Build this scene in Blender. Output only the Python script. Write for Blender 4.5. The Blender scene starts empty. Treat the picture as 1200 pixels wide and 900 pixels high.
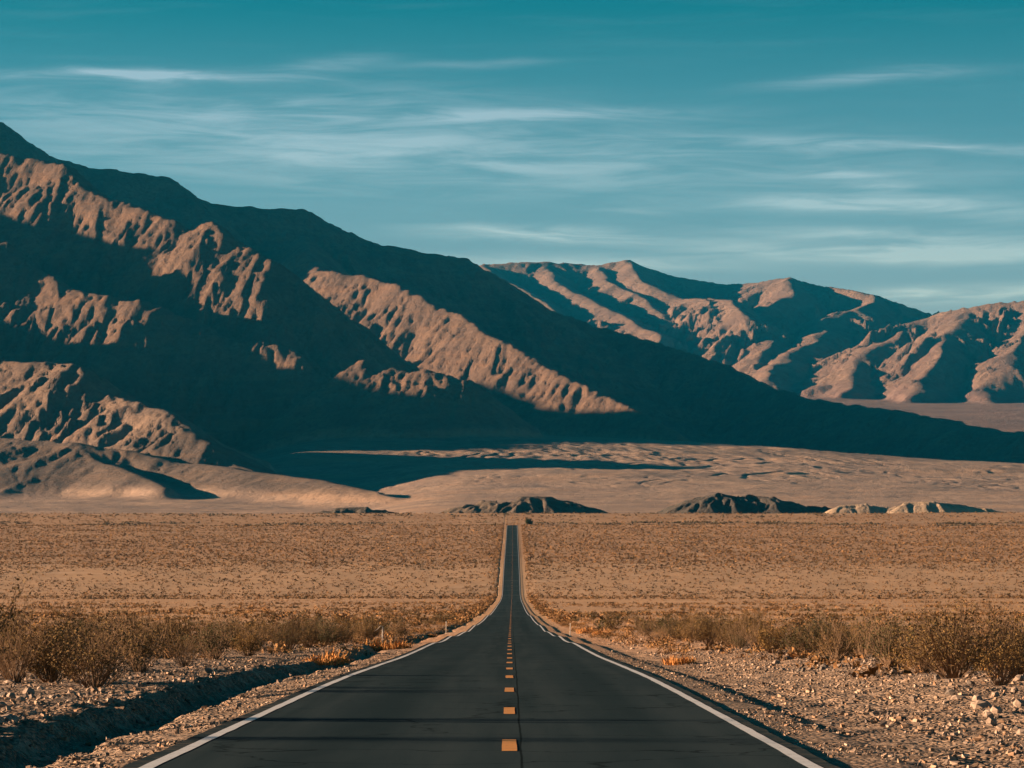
import bpy, math, random
import numpy as np
from mathutils import Vector

# ------------------------------------------------------------------ camera, sky, sun, exposure
scene = bpy.context.scene
COL = scene.collection
FPX = 4000.0                      # focal length in photo pixels (1200 px wide)
CAMZ = 1.69
PITCH = math.atan(250.0 / FPX)    # horizon lies below the middle of the frame
cam_d = bpy.data.cameras.new('camera')
cam_d.sensor_width = 36.0
cam_d.lens = 36.0 * FPX / 1200.0
cam_d.clip_start = 0.5
cam_d.clip_end = 60000.0
cam = bpy.data.objects.new('camera', cam_d)
cam.location = (0, 0, CAMZ)
cam.rotation_euler = (math.pi / 2 + PITCH, 0, 0)
COL.objects.link(cam)
scene.camera = cam

SUN_EL = math.radians(9.6)
SUN_AZ = math.radians(-82.0)      # measured from +Y towards +X : low sun on the left
sun_dir = Vector((math.sin(SUN_AZ) * math.cos(SUN_EL), math.cos(SUN_AZ) * math.cos(SUN_EL), math.sin(SUN_EL)))
sun_d = bpy.data.lights.new('sun', 'SUN')
sun_d.energy = 5.0
sun_d.angle = math.radians(0.5)
sun_d.color = (1.0, 0.65, 0.41)
sun = bpy.data.objects.new('sun', sun_d)
sun.rotation_euler = sun_dir.to_track_quat('Z', 'Y').to_euler()
sun.location = (-60, 10, 60)
COL.objects.link(sun)

scene.view_settings.view_transform = 'Standard'
scene.view_settings.look = 'None'
scene.view_settings.gamma = 1.0
scene.view_settings.use_curve_mapping = False
scene.view_settings.exposure = 2.05

world = bpy.data.worlds.new('World')
scene.world = world
world.use_nodes = True
wt = world.node_tree
for n in list(wt.nodes):
    wt.nodes.remove(n)


class NT:
    """small helper to write node graphs"""
    def __init__(self, tree):
        self.t = tree

    def n(self, typ, **kw):
        nd = self.t.nodes.new(typ)
        for k, v in kw.items():
            setattr(nd, k, v)
        return nd

    def put(self, sock, v):
        if isinstance(v, bpy.types.NodeSocket):
            self.t.links.new(v, sock)
        elif v is not None:
            if isinstance(v, tuple) and len(v) == 3 and sock.type == 'RGBA':
                v = v + (1.0,)
            sock.default_value = v

    def m(self, op, a, b=None, c=None, clamp=False):
        nd = self.n('ShaderNodeMath', operation=op, use_clamp=clamp)
        self.put(nd.inputs[0], a)
        if b is not None:
            self.put(nd.inputs[1], b)
        if c is not None:
            self.put(nd.inputs[2], c)
        return nd.outputs[0]

    def vm(self, op, a, b=None):
        nd = self.n('ShaderNodeVectorMath', operation=op)
        self.put(nd.inputs[0], a)
        if b is not None:
            self.put(nd.inputs[1], b)
        return nd.outputs[0]

    def mix(self, f, a, b, blend='MIX'):
        nd = self.n('ShaderNodeMix', data_type='RGBA', blend_type=blend)
        self.put(nd.inputs[0], f)
        self.put(nd.inputs[6], a)
        self.put(nd.inputs[7], b)
        return nd.outputs[2]

    def noise(self, vec, scale, detail=4.0, rough=0.55, dist=0.0):
        nd = self.n('ShaderNodeTexNoise')
        self.put(nd.inputs['Vector'], vec)
        nd.inputs['Scale'].default_value = scale
        nd.inputs['Detail'].default_value = detail
        nd.inputs['Roughness'].default_value = rough
        nd.inputs['Distortion'].default_value = dist
        return nd.outputs['Fac']

    def ramp(self, f, stops, interp='LINEAR'):
        nd = self.n('ShaderNodeValToRGB')
        cr = nd.color_ramp
        cr.interpolation = interp
        while len(cr.elements) < len(stops):
            cr.elements.new(0.5)
        for e, (p, c) in zip(cr.elements, stops):
            e.position = p
            e.color = (c, c, c, 1) if not isinstance(c, tuple) else c + (1,)
        self.put(nd.inputs[0], f)
        return nd.outputs[0]

    def comb(self, x, y, z):
        nd = self.n('ShaderNodeCombineXYZ')
        for s, v in zip(nd.inputs, (x, y, z)):
            self.put(s, v)
        return nd.outputs[0]

    def sep(self, v):
        nd = self.n('ShaderNodeSeparateXYZ')
        self.put(nd.inputs[0], v)
        return nd.outputs

    def smooth(self, v, a, b, c=0.0, d=1.0):
        nd = self.n('ShaderNodeMapRange', interpolation_type='SMOOTHSTEP')
        self.put(nd.inputs[0], v)
        for i, q in enumerate((a, b, c, d)):
            nd.inputs[i + 1].default_value = q
        return nd.outputs[0]


W = NT(wt)
sky = W.n('ShaderNodeTexSky', sky_type='NISHITA')
sky.sun_disc = False
sky.sun_elevation = SUN_EL
sky.sun_rotation = SUN_AZ
sky.altitude = 100.0
sky.air_density = 1.0
sky.dust_density = 0.6
sky.ozone_density = 2.0
gen = W.n('ShaderNodeTexCoord').outputs['Generated']
sx, sy, sz = W.sep(gen)
elv = W.m('ARCTAN2', sz, W.m('SQRT', W.m('ADD', W.m('MULTIPLY', sx, sx), W.m('MULTIPLY', sy, sy))))
azi = W.m('ARCTAN2', sx, sy)
# the clear air: physical sky, cooled towards teal, deeper with height
tint = W.ramp(W.m('MULTIPLY', elv, 1.0 / 1.5708), [(0.0, (0.52, 0.47, 0.52)), (0.050, (0.41, 0.43, 0.49)),
                                     (0.072, (0.27, 0.375, 0.415)), (0.095, (0.125, 0.31, 0.335)), (0.112, (0.006, 0.235, 0.245)), (0.3, (0.006, 0.22, 0.25)), (1.0, (0.006, 0.22, 0.27))])
skyc = W.mix(1.0, sky.outputs[0], tint, 'MULTIPLY')
# thin cirrus: long level streaks, seen almost edge-on
wob = W.noise(W.comb(W.m('MULTIPLY', azi, 14.0), W.m('MULTIPLY', elv, 40.0), 0.0), 1.0, 3.0)
el2 = W.m('ADD', elv, W.m('MULTIPLY', W.m('SUBTRACT', wob, 0.5), 0.006))
fib = W.noise(W.comb(W.m('MULTIPLY', azi, 22.0), W.m('MULTIPLY', el2, 240.0), 3.3), 1.0, 6.0, 0.58, 0.6)
fib2 = W.noise(W.comb(W.m('MULTIPLY', azi, 9.0), W.m('MULTIPLY', el2, 150.0), 9.1), 1.0, 5.0, 0.6)


def ang(px, py):
    return math.atan((px - 600) / FPX), math.atan((700 - py) / FPX)


streaks = [  # px, py, half-length, half-height, tilt, strength in the photo's frame of directions
    (130, 89, 210, 6, 0.0, .62), (390, 72, 60, 9, -.10, .22), (560, 70, 90, 5, -.04, .18), (1030, 92, 120, 7, -.06, .34),
    (620, 134, 190, 7, -.03, .34), (1050, 172, 220, 7, .05, .36), (985, 208, 70, 5, 0, .30), (1010, 240, 130, 9, .02, .80),
    (1030, 221, 50, 5, .03, .30), (640, 275, 150, 9, .03, .60), (1020, 275, 170, 8, .04, .45), (1080, 297, 220, 12, .02, .75),
    (690, 309, 170, 9, .02, .50), (1120, 347, 120, 9, 0, .75), (360, 170, 420, 45, .03, .30), (300, 122, 300, 22, .0, .22),
    (760, 190, 500, 36, 0.03, .20), (740, 248, 60, 5, 0, .15), (1190, 252, 60, 12, .05, .35)]
acc = None
for (px, py, hl, hh, tl, st) in streaks:
    a0, e0 = ang(px, py)
    da = W.m('SUBTRACT', azi, a0)
    u = W.m('MULTIPLY', da, FPX / hl)
    v = W.m('MULTIPLY', W.m('ADD', W.m('SUBTRACT', el2, e0), W.m('MULTIPLY', da, tl)), FPX / hh)
    q = W.m('ADD', W.m('MULTIPLY', u, u), W.m('MULTIPLY', v, v))
    g = W.m('MULTIPLY', W.m('POWER', 2.718, W.m('MULTIPLY', q, -1.0)), st)
    acc = g if acc is None else W.m('ADD', acc, g)
veil = W.smooth(fib2, 0.46, 0.8, 0.0, 0.10)
cov = W.m('ADD', W.m('MULTIPLY', W.m('MULTIPLY', acc, 1.5), W.smooth(fib, 0.30, 0.70, 0.22, 1.35)), W.m('MULTIPLY', veil, W.smooth(fib, 0.3, 0.7, 0.5, 1.0)))
cov = W.m('MULTIPLY', cov, W.smooth(elv, 0.0, 0.03))
cov = W.m('MINIMUM', cov, 0.85)
cloudc = W.mix(1.0, sky.outputs[0], (0.80, 0.70, 0.68), 'MULTIPLY')
bg = W.n('ShaderNodeBackground')
W.put(bg.inputs[0], W.mix(cov, skyc, cloudc))
bg.inputs[1].default_value = 0.066
wo = W.n('ShaderNodeOutputWorld')
wt.links.new(bg.outputs[0], wo.inputs[0])

# ------------------------------------------------------------------ helpers
rng = np.random.default_rng(7)
random.seed(7)
F_FWD = np.array((0, math.cos(PITCH), math.sin(PITCH)))
F_UP = np.array((0, -math.sin(PITCH), math.cos(PITCH)))


def at(px, py, Y):
    """world point seen at photo pixel px,py at distance Y"""
    d = np.array(((px - 600) / FPX, 0, 0)) + F_FWD + F_UP * ((450 - py) / FPX)
    t = Y / d[1]
    return np.array((d[0] * t, Y, CAMZ + d[2] * t))


def hash2(ix, iy, seed):
    h = (ix.astype(np.int64) * 374761393 + iy.astype(np.int64) * 668265263 + seed * 974634533) & 0xffffffff
    h = ((h ^ (h >> 13)) * 1274126177) & 0xffffffff
    h = ((h ^ (h >> 16)) * 2246822519) & 0xffffffff
    return (h ^ (h >> 15)) & 0xffffffff


def perlin(x, y, seed=0):
    ix = np.floor(x); iy = np.floor(y)
    fx = x - ix; fy = y - iy
    ix = ix.astype(np.int64); iy = iy.astype(np.int64)
    ux = fx * fx * fx * (fx * (fx * 6 - 15) + 10); uy = fy * fy * fy * (fy * (fy * 6 - 15) + 10)

    def g(ox, oy):
        a = hash2(ix + ox, iy + oy, seed) * (2 * math.pi / 4294967296.0)
        return np.cos(a) * (fx - ox) + np.sin(a) * (fy - oy)
    a = g(0, 0); b = g(1, 0); c = g(0, 1); d = g(1, 1)
    return (a + (b - a) * ux + (c - a) * uy + (a - b - c + d) * ux * uy) * 1.4


def fbm(x, y, oct=4, seed=0, gain=0.5):
    s = 0; a = 1.0; f = 1.0
    for o in range(oct):
        s = s + a * perlin(x * f, y * f, seed + o * 17)
        a *= gain; f *= 2.03
    return s


def ero_cell(px, py, dx, dy, seed):
    """gully waves running along the slope (phase varies across it)"""
    ix = np.floor(px); iy = np.floor(py)
    fx = px - ix; fy = py - iy
    ix = ix.astype(np.int64); iy = iy.astype(np.int64)
    va = np.zeros_like(px); vx = np.zeros_like(px); vy = np.zeros_like(px); wt_ = np.zeros_like(px)
    T = 2 * math.pi
    for i in (-1, 0, 1):
        for j in (-1, 0, 1):
            h1 = hash2(ix - i, iy - j, seed) / 4294967296.0 * 0.5
            h2 = hash2(ix - i, iy - j, seed + 91) / 4294967296.0 * 0.5
            qx = fx + i - h1; qy = fy + j - h2
            w = np.exp(-(qx * qx + qy * qy) * 2.2)
            mag = (qx * dx + qy * dy) * T
            va += np.cos(mag) * w
            s = -np.sin(mag) * w
            vx += s * dx; vy += s * dy
            wt_ += w
    return va / wt_, vx / wt_, vy / wt_


def gullies(X, Y, gx, gy, cell, oct=4, strength=1.6, branch=1.0, seed=5, gain=0.5):
    """relief in -1..1 that follows the slope given by its gradient"""
    gl = np.sqrt(gx * gx + gy * gy) + 1e-6
    k = np.minimum(gl * 3.0, 1.0) * strength / gl
    dx = gy * k; dy = -gx * k
    h = np.zeros_like(X); hx = np.zeros_like(X); hy = np.zeros_like(X)
    a = 0.55; f = 1.0
    for o in range(oct):
        e, ex, ey = ero_cell(X / cell * f, Y / cell * f, dx + hy * branch, dy - hx * branch, seed + 31 * o)
        h += e * a; hx += ex * a * f * 0.5; hy += ey * a * f * 0.5
        a *= gain; f *= 2.0
    return h


def mesh_np(name, verts, faces, smooth=True, mats=(), color=None, mat_idx=None):
    me = bpy.data.meshes.new(name)
    verts = np.asarray(verts, dtype=np.float32); faces = np.asarray(faces, dtype=np.int32)
    k = faces.shape[1]
    me.vertices.add(len(verts)); me.vertices.foreach_set('co', verts.ravel())
    me.loops.add(faces.size); me.loops.foreach_set('vertex_index', faces.ravel())
    me.polygons.add(len(faces))
    me.polygons.foreach_set('loop_start', np.arange(0, faces.size, k, dtype=np.int32))
    me.polygons.foreach_set('loop_total', np.full(len(faces), k, dtype=np.int32))
    me.polygons.foreach_set('use_smooth', np.full(len(faces), smooth, dtype=bool))
    if mat_idx is not None:
        me.polygons.foreach_set('material_index', np.asarray(mat_idx, dtype=np.int32))
    for m_ in mats:
        me.materials.append(m_)
    if color is not None:
        at_ = me.attributes.new('tone', 'FLOAT_COLOR', 'POINT')
        c = np.ones((len(verts), 4), dtype=np.float32); c[:, :3] = color
        at_.data.foreach_set('color', c.ravel())
    me.update(calc_edges=True)
    me.validate()
    return me


def grid_faces(nr, nc):
    i = np.arange(nr * nc).reshape(nr, nc)
    return np.stack([i[:-1, :-1], i[:-1, 1:], i[1:, 1:], i[1:, :-1]], -1).reshape(-1, 4)


def link(name, me, parent=None, loc=None, rot=None, scl=None):
    o = bpy.data.objects.new(name, me)
    COL.objects.link(o)
    if parent is not None:
        o.parent = parent
    if loc is not None:
        o.location = [float(v) for v in loc]
    if rot is not None:
        o.rotation_euler = rot
    if scl is not None:
        o.scale = scl
    return o


def tag(o, label=None, cat=None, group=None, kind=None):
    if label:
        o['label'] = label
    if cat:
        o['category'] = cat
    if group:
        o['group'] = group
    if kind:
        o['kind'] = kind
    return o


def material(name, build, rough=0.95, spec=0.15):
    m_ = bpy.data.materials.new(name)
    m_.use_nodes = True
    t = m_.node_tree
    p = t.nodes['Principled BSDF']
    p.inputs['Roughness'].default_value = rough
    p.inputs['Specular IOR Level'].default_value = spec
    N = NT(t)
    pos = N.n('ShaderNodeNewGeometry').outputs['Position']
    r = build(N, pos, p)
    if r is not None:
        N.put(p.inputs['Base Color'], r)
    return m_


def bump(N, p, h, strength, dist):
    b = N.n('ShaderNodeBump')
    N.put(b.inputs['Strength'], strength)
    b.inputs['Distance'].default_value = dist
    N.put(b.inputs['Height'], h)
    N.t.links.new(b.outputs[0], p.inputs['Normal'])


def attr(N, name='tone'):
    a = N.n('ShaderNodeAttribute', attribute_name=name)
    return a.outputs['Color']


# ------------------------------------------------------------------ materials
def b_ground(N, pos, p):
    x, y, z = N.sep(pos)
    big = N.noise(N.comb(N.m('MULTIPLY', x, 0.02), N.m('MULTIPLY', y, 0.008), 0), 1.0, 5.0, 0.6)
    mid = N.noise(pos, 0.55, 5.0, 0.6)
    fine = N.noise(pos, 9.0, 6.0, 0.7)
    c = N.mix(N.smooth(mid, 0.3, 0.7), (0.44, 0.315, 0.225), (0.36, 0.25, 0.17))
    c = N.mix(N.smooth(fine, 0.35, 0.7), c, (0.48, 0.36, 0.265))
    c = N.mix(N.m('MULTIPLY', N.smooth(fine, 0.54, 0.36), 0.85), c, (0.22, 0.15, 0.10))
    vo = N.n('ShaderNodeTexVoronoi')
    vo.inputs['Scale'].default_value = 13.0
    N.put(vo.inputs['Vector'], pos)
    vr = N.sep(vo.outputs['Color'])[0]
    peb = N.m('MULTIPLY', N.smooth(y, 160, 90), N.smooth(N.noise(pos, 1.3, 4.0, 0.6), 0.36, 0.56))
    c = N.mix(N.m('MULTIPLY', peb, N.smooth(vr, 0.35, 0.9, 0.0, 0.55)), c, (0.25, 0.165, 0.105))
    c = N.mix(N.m('MULTIPLY', peb, N.smooth(vr, 0.25, 0.0, 0.0, 0.6)), c, (0.52, 0.40, 0.30))
    # litter-stained, rust coloured ground and dark desert pavement farther out
    rust = N.m('MULTIPLY', N.smooth(y, 60, 200), N.smooth(y, 1330, 1180))
    rust = N.m('MULTIPLY', rust, N.smooth(big, 0.30, 0.52))
    c = N.mix(N.m('MULTIPLY', rust, 0.8), c, (0.33, 0.185, 0.10))
    pav = N.m('MULTIPLY', N.smooth(y, 620, 800), N.smooth(y, 1150, 1040))
    pav = N.m('MULTIPLY', pav, N.smooth(N.noise(N.comb(N.m('MULTIPLY', x, 0.012), N.m('MULTIPLY', y, 0.006), 5.0), 1.0, 4.0), 0.40, 0.56))
    c = N.mix(N.m('MULTIPLY', pav, 0.75), c, (0.17, 0.13, 0.125))
    far = N.smooth(y, 150, 700)
    c = N.mix(N.m('MULTIPLY', far, 0.75), c, (0.39, 0.235, 0.118))
    dense = N.m('MULTIPLY', N.smooth(y, 1500, 1680), N.smooth(N.noise(N.comb(N.m('MULTIPLY', x, 0.05), N.m('MULTIPLY', y, 0.02), 3.0), 1.0, 4.0), 0.3, 0.6, 0.3, 0.8))
    c = N.mix(dense, c, (0.29, 0.165, 0.085))
    wash = N.m('MULTIPLY', N.smooth(N.noise(N.comb(N.m('MULTIPLY', x, 0.03), N.m('MULTIPLY', y, 0.10), 2.0), 1.0, 4.0), 0.58, 0.70), N.smooth(y, 700, 1100))
    c = N.mix(N.m('MULTIPLY', wash, 0.6), c, (0.54, 0.39, 0.28))
    h0 = N.m('MULTIPLY', N.m('MULTIPLY', peb, vo.outputs['Distance']), -0.6)
    h = N.m('ADD', N.m('ADD', h0, N.m('MULTIPLY', N.noise(pos, 11.0, 6.0, 0.75), 0.10)), N.m('MULTIPLY', N.noise(pos, 2.6, 4.0), 0.12))
    bump(N, p, h, 1.0, 1.0)
    return c


M_ground = material('desert_ground', b_ground)


def b_rock(N, pos, p):
    t = attr(N)
    n1 = N.noise(pos, 0.012, 6.0, 0.62)
    n2 = N.noise(pos, 0.10, 6.0, 0.65)
    c = N.mix(N.smooth(n1, 0.35, 0.68), N.mix(1.0, t, (0.80, 0.78, 0.80), 'MULTIPLY'), N.mix(1.0, t, (1.22, 1.14, 1.05), 'MULTIPLY'))
    c = N.mix(N.smooth(n2, 0.42, 0.66, 0.0, 0.6), c, N.mix(1.0, t, (0.62, 0.60, 0.60), 'MULTIPLY'))
    x, y, z = N.sep(pos)
    st = N.noise(N.comb(N.m('MULTIPLY', x, 0.004), N.m('MULTIPLY', y, 0.004), N.m('MULTIPLY', z, 0.045)), 1.0, 4.0, 0.6, 0.6)
    c = N.mix(N.smooth(st, 0.52, 0.62, 0.0, 0.35), c, N.mix(1.0, t, (1.35, 1.12, 0.88), 'MULTIPLY'))
    h = N.m('ADD', N.m('MULTIPLY', N.noise(N.vm('MULTIPLY', pos, (1.0, 1.0, 0.35)), 0.07, 7.0, 0.75), 18.0), N.m('MULTIPLY', N.noise(pos, 0.4, 3.0, 0.7), 1.6))
    bump(N, p, h, N.smooth(z, 125, 260, 0.45, 0.95), 1.0)
    return c


M_rock = material('mountain_rock', b_rock)


def b_far(N, pos, p):
    t = attr(N)
    n1 = N.noise(pos, 0.004, 6.0, 0.62)
    n2 = N.noise(pos, 0.02, 6.0, 0.65)
    c = N.mix(N.smooth(n1, 0.35, 0.68), N.mix(1.0, t, (0.85, 0.78, 0.80), 'MULTIPLY'), N.mix(1.0, t, (1.2, 1.12, 1.05), 'MULTIPLY'))
    c = N.mix(N.smooth(n2, 0.42, 0.66, 0.0, 0.5), c, N.mix(1.0, t, (0.70, 0.66, 0.66), 'MULTIPLY'))
    bump(N, p, N.m('MULTIPLY', N.noise(N.vm('MULTIPLY', pos, (1.0, 1.0, 0.5)), 0.022, 7.0, 0.75), 40.0), 0.9, 1.0)
    return c


M_far = material('far_rock', b_far)


def b_asphalt(N, pos, p):
    x, y, z = N.sep(pos)
    agg = N.noise(pos, 60.0, 3.0, 0.7)
    blot = N.noise(N.comb(N.m('MULTIPLY', x, 0.9), N.m('MULTIPLY', y, 0.10), 0), 1.0, 5.0, 0.6)
    tracks = N.noise(N.comb(N.m('MULTIPLY', x, 0.75), N.m('MULTIPLY', y, 0.004), 4.0), 1.0, 2.0)
    across = N.noise(N.comb(0.0, N.m('MULTIPLY', y, 0.035), 7.0), 1.0, 3.0)
    c = N.mix(N.smooth(agg, 0.3, 0.7), (0.017, 0.032, 0.039), (0.036, 0.053, 0.060))
    c = N.mix(N.smooth(tracks, 0.35, 0.65, 0.0, 0.55), c, (0.012, 0.025, 0.031))
    c = N.mix(N.smooth(blot, 0.45, 0.7, 0.0, 0.35), c, (0.036, 0.054, 0.061))
    c = N.mix(N.m('MULTIPLY', N.smooth(across, 0.5, 0.62), N.smooth(y, 250, 700, 0.1, 0.5)), c, (0.050, 0.066, 0.072))
    dust = N.m('MULTIPLY', N.smooth(N.m('ABSOLUTE', N.m('ADD', x, 0.28)), 3.1, 3.6), N.smooth(N.noise(pos, 2.5, 5.0), 0.4, 0.7, 0.0, 0.35))
    c = N.mix(dust, c, (0.22, 0.17, 0.13))
    lanep = N.m('ABSOLUTE', N.m('SUBTRACT', N.m('ABSOLUTE', N.m('ADD', x, 0.25)), 1.75))
    wheel = N.m('MULTIPLY', N.smooth(lanep, 0.35, 0.85), N.smooth(N.noise(N.comb(N.m('MULTIPLY', x, 2.2), N.m('MULTIPLY', y, 0.05), 2.0), 1.0, 4.0), 0.35, 0.65))
    c = N.mix(N.m('MULTIPLY', wheel, 0.45), c, (0.040, 0.057, 0.063))
    crk = N.n('ShaderNodeTexVoronoi', feature='DISTANCE_TO_EDGE')
    crk.inputs['Scale'].default_value = 0.22
    N.put(crk.inputs['Vector'], N.vm('ADD', pos, N.comb(N.m('MULTIPLY', N.noise(pos, 1.1, 3.0), 1.6), N.m('MULTIPLY', N.noise(pos, 0.9, 3.0), 2.0), 0.0)))
    c = N.mix(N.smooth(crk.outputs['Distance'], 0.012, 0.004, 0.0, 0.55), c, (0.004, 0.007, 0.009))
    # paving joint beside the centre line
    jw = N.m('ABSOLUTE', N.m('SUBTRACT', N.m('ADD', x, N.m('MULTIPLY', N.noise(N.comb(0.0, N.m('MULTIPLY', y, 0.2), 0.0), 1.0), 0.06)), 0.13))
    c = N.mix(N.smooth(jw, 0.02, 0.006, 0.0, 0.7), c, (0.003, 0.005, 0.006))
    bump(N, p, agg, 0.35, 0.01)
    return c


M_asphalt = material('asphalt', b_asphalt, 0.95, 0.0)


def paint(name, col, worn):
    def b(N, pos, p):
        n = N.noise(pos, 22.0, 5.0, 0.7)
        n2 = N.noise(pos, 2.2, 4.0, 0.6)
        c = N.mix(N.smooth(n2, 0.4, 0.75, 0.0, 0.35), col, tuple(v * 0.7 for v in col))
        return N.mix(N.smooth(N.m('ADD', n, N.m('MULTIPLY', N.m('SUBTRACT', n2, 0.5), 0.35)), 0.55, 0.70, 0.0, 0.85), c, worn)
    return material(name, b, 0.7, 0.2)


M_white = paint('white_road_paint', (0.50, 0.52, 0.53), (0.12, 0.12, 0.115))
M_yellow = paint('yellow_road_paint', (0.50, 0.215, 0.045), (0.10, 0.07, 0.045))


def flat(name, col, rough=0.9, var=0.25, scale=3.0, spec=0.15, tone=False):
    def b(N, pos, p):
        n = N.noise(pos, scale, 4.0, 0.6)
        base = N.mix(1.0, attr(N), col, 'MULTIPLY') if tone else col
        return N.mix(N.smooth(n, 0.3, 0.7), N.mix(1.0, base, (1 - var,) * 3, 'MULTIPLY'), N.mix(1.0, base, (1 + var,) * 3, 'MULTIPLY'))
    return material(name, b, rough, spec)


M_stem = flat('shrub_bark', (0.15, 0.098, 0.060), var=0.3, scale=6)
M_leaf = flat('shrub_leaf', (0.125, 0.082, 0.032), var=0.45, scale=5)
M_leafdark = flat('green_shrub_leaf', (0.058, 0.056, 0.022), var=0.45, scale=5)
M_leafgold = flat('golden_shrub_leaf', (0.20, 0.125, 0.042), var=0.4, scale=5)
M_straw = flat('dry_grass', (0.46, 0.225, 0.075), var=0.3, scale=7)
M_scrub = flat('scrub_tone', (1.0, 1.0, 1.0), var=0.2, scale=1.5, tone=True)
M_stone = flat('stone_tone', (1.0, 1.0, 1.0), var=0.25, scale=9, tone=True)
M_boulder = flat('boulder_stone', (0.26, 0.20, 0.155), var=0.35, scale=7)
M_boulderd = flat('dark_boulder_stone', (0.14, 0.118, 0.10), var=0.35, scale=7)
M_post = flat('weathered_post_paint', (0.42, 0.38, 0.34), 0.6, 0.15, 9, 0.3)

# ------------------------------------------------------------------ the lie of the road and the plain
PROF = [(-40, 0.0), (34, 0.0), (60, -0.02), (72, -0.05), (93, -0.17), (118, -0.33), (139, -0.41), (162, -0.48), (178, -0.64), (192, -0.70),
        (208, -0.69), (222, -0.83), (240, -0.99), (262, -1.03), (280, -1.12), (300, -1.28), (330, -1.22), (350, -1.18), (375, -1.33), (440, -1.38),
        (520, -1.22), (545, -1.17), (575, -1.38), (650, -1.28), (760, -0.95), (900, -0.30), (993, 0.05), (1130, 0.85), (1274, 2.5),
        (1417, 9.9), (1606, 19.1), (1800, 27.5), (2050, 38.6), (2260, 48.6), (2304, 50.2), (2340, 48.8), (2400, 52.2), (2560, 61.5), (2650, 66.8),
        (2700, 67.6), (2780, 66.4), (3000, 69.5), (3200, 76.0)]
_PY = np.array([p_[0] for p_ in PROF], float)
_PZ = np.array([p_[1] for p_ in PROF], float)
# monotone-ish cubic through the surveyed points
_sl = np.gradient(_PZ, _PY)
_sec = np.diff(_PZ) / np.diff(_PY)
for i_ in range(1, len(_PY) - 1):
    _sl[i_] = 0.0 if _sec[i_ - 1] * _sec[i_] <= 0 else 2 * _sec[i_ - 1] * _sec[i_] / (_sec[i_ - 1] + _sec[i_])


def zroad(Y):
    Y = np.asarray(Y, float)
    i = np.clip(np.searchsorted(_PY, Y) - 1, 0, len(_PY) - 2)
    h = _PY[i + 1] - _PY[i]; t = np.clip((Y - _PY[i]) / h, 0, 1)
    return ((2 * t**3 - 3 * t**2 + 1) * _PZ[i] + (t**3 - 2 * t**2 + t) * h * _sl[i]
            + (-2 * t**3 + 3 * t**2) * _PZ[i + 1] + (t**3 - t**2) * h * _sl[i + 1])


_ys = np.arange(-60, 3300, 10.0)
_zs = np.convolve(np.pad(zroad(_ys), 6, mode='edge'), np.ones(13) / 13, 'valid')


def xroad(Y):
    return np.interp(Y, [0, 40, 190, 285, 700, 1274, 2304], [-0.034, -0.034, -0.13, -0.17, -0.2, 0.0, 0.35])


def zplain(Y):
    s = np.interp(Y, _ys, _zs)
    return np.where(np.asarray(Y) > 1700, zroad(Y), s)


CL = [(-16, .10), (-11, .09), (-9, .08), (-7.6, .05), (-6.35, .035), (-6.12, -.03), (-5.85, -.27), (-5.65, -.31), (-5.42, -.29), (-5.05, -.12), (-4.6, -.09), (-3.9, -.035), (-3.7, -.06), (-3.3, -.07)]
CR = [(2.9, -.07), (3.15, -.06), (3.35, -.03), (3.9, -.065), (4.15, -.085), (4.4, -.165), (4.9, -.175), (5.7, -.155), (6.8, -.06), (8.0, .06), (9.5, .16), (12, .10), (16, .06)]
CX = np.array([c[0] for c in CL + CR]); CZ = np.array([c[1] for c in CL + CR])


def sstep(a, b, v):
    t = np.clip((v - a) / (b - a), 0, 1)
    return t * t * (3 - 2 * t)


def ground_z(X, Y):
    """ground height of the valley floor beside and under the road"""
    o = X - xroad(Y)
    wob_ = fbm(Y / 7.0, np.sign(o) * 3.7, 3, 3) * 0.22 + fbm(Y / 31.0, np.sign(o) * 9.7, 2, 8) * 0.35
    side = np.abs(o)
    oo = o + np.where(side > 4.3, wob_ * sstep(4.2, 5.0, side) * np.where(o > 0, 1.0, 1.0), 0.0)
    cz = np.interp(oo, CX, CZ)
    edge = sstep(3.6, 5.0, side)
    deep = np.interp(Y, [0, 60, 120, 300, 700, 1500, 2300], [1, 1, 1.0, .9, .8, .5, .2])
    deep = deep * np.where(o > 0, np.interp(Y, [0, 40, 58, 75], [.4, .45, 1, 1]), 1.0)
    cz = np.where(side > 3.7, -.04 + (cz + .04) * deep, cz)
    w_ = sstep(9, 30, side)
    z = zroad(Y) * (1 - w_) + zplain(Y) * w_ + cz * (1 - sstep(12, 40, side))
    bank = sstep(5.2, 5.7, side) * sstep(7.2, 6.2, side) * (o < 0) * sstep(300, 120, Y)
    z = z + bank * (fbm(Y / .8, X / .5, 4, 27, .6) * .07 + np.abs(fbm(Y / 1.9, X / 3.0, 3, 28)) * -.10)
    nearw = np.exp(-np.maximum(Y - 60, 0) / 200)
    z = z + edge * (fbm(X / .8, Y / 1.0, 4, 21, .65) * 0.045 + fbm(X / 4.0, Y / 5.0, 3, 22) * 0.06) * (.4 + .6 * nearw)
    z = z + sstep(6, 40, side) * fbm(X / 34.0, Y / 60.0, 4, 23) * 0.30 * sstep(60, 500, Y)
    z = z + sstep(30, 200, side) * fbm(X / 260.0, Y / 160.0, 3, 25) * 1.0 * sstep(1000, 2000, Y)
    return z


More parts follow.
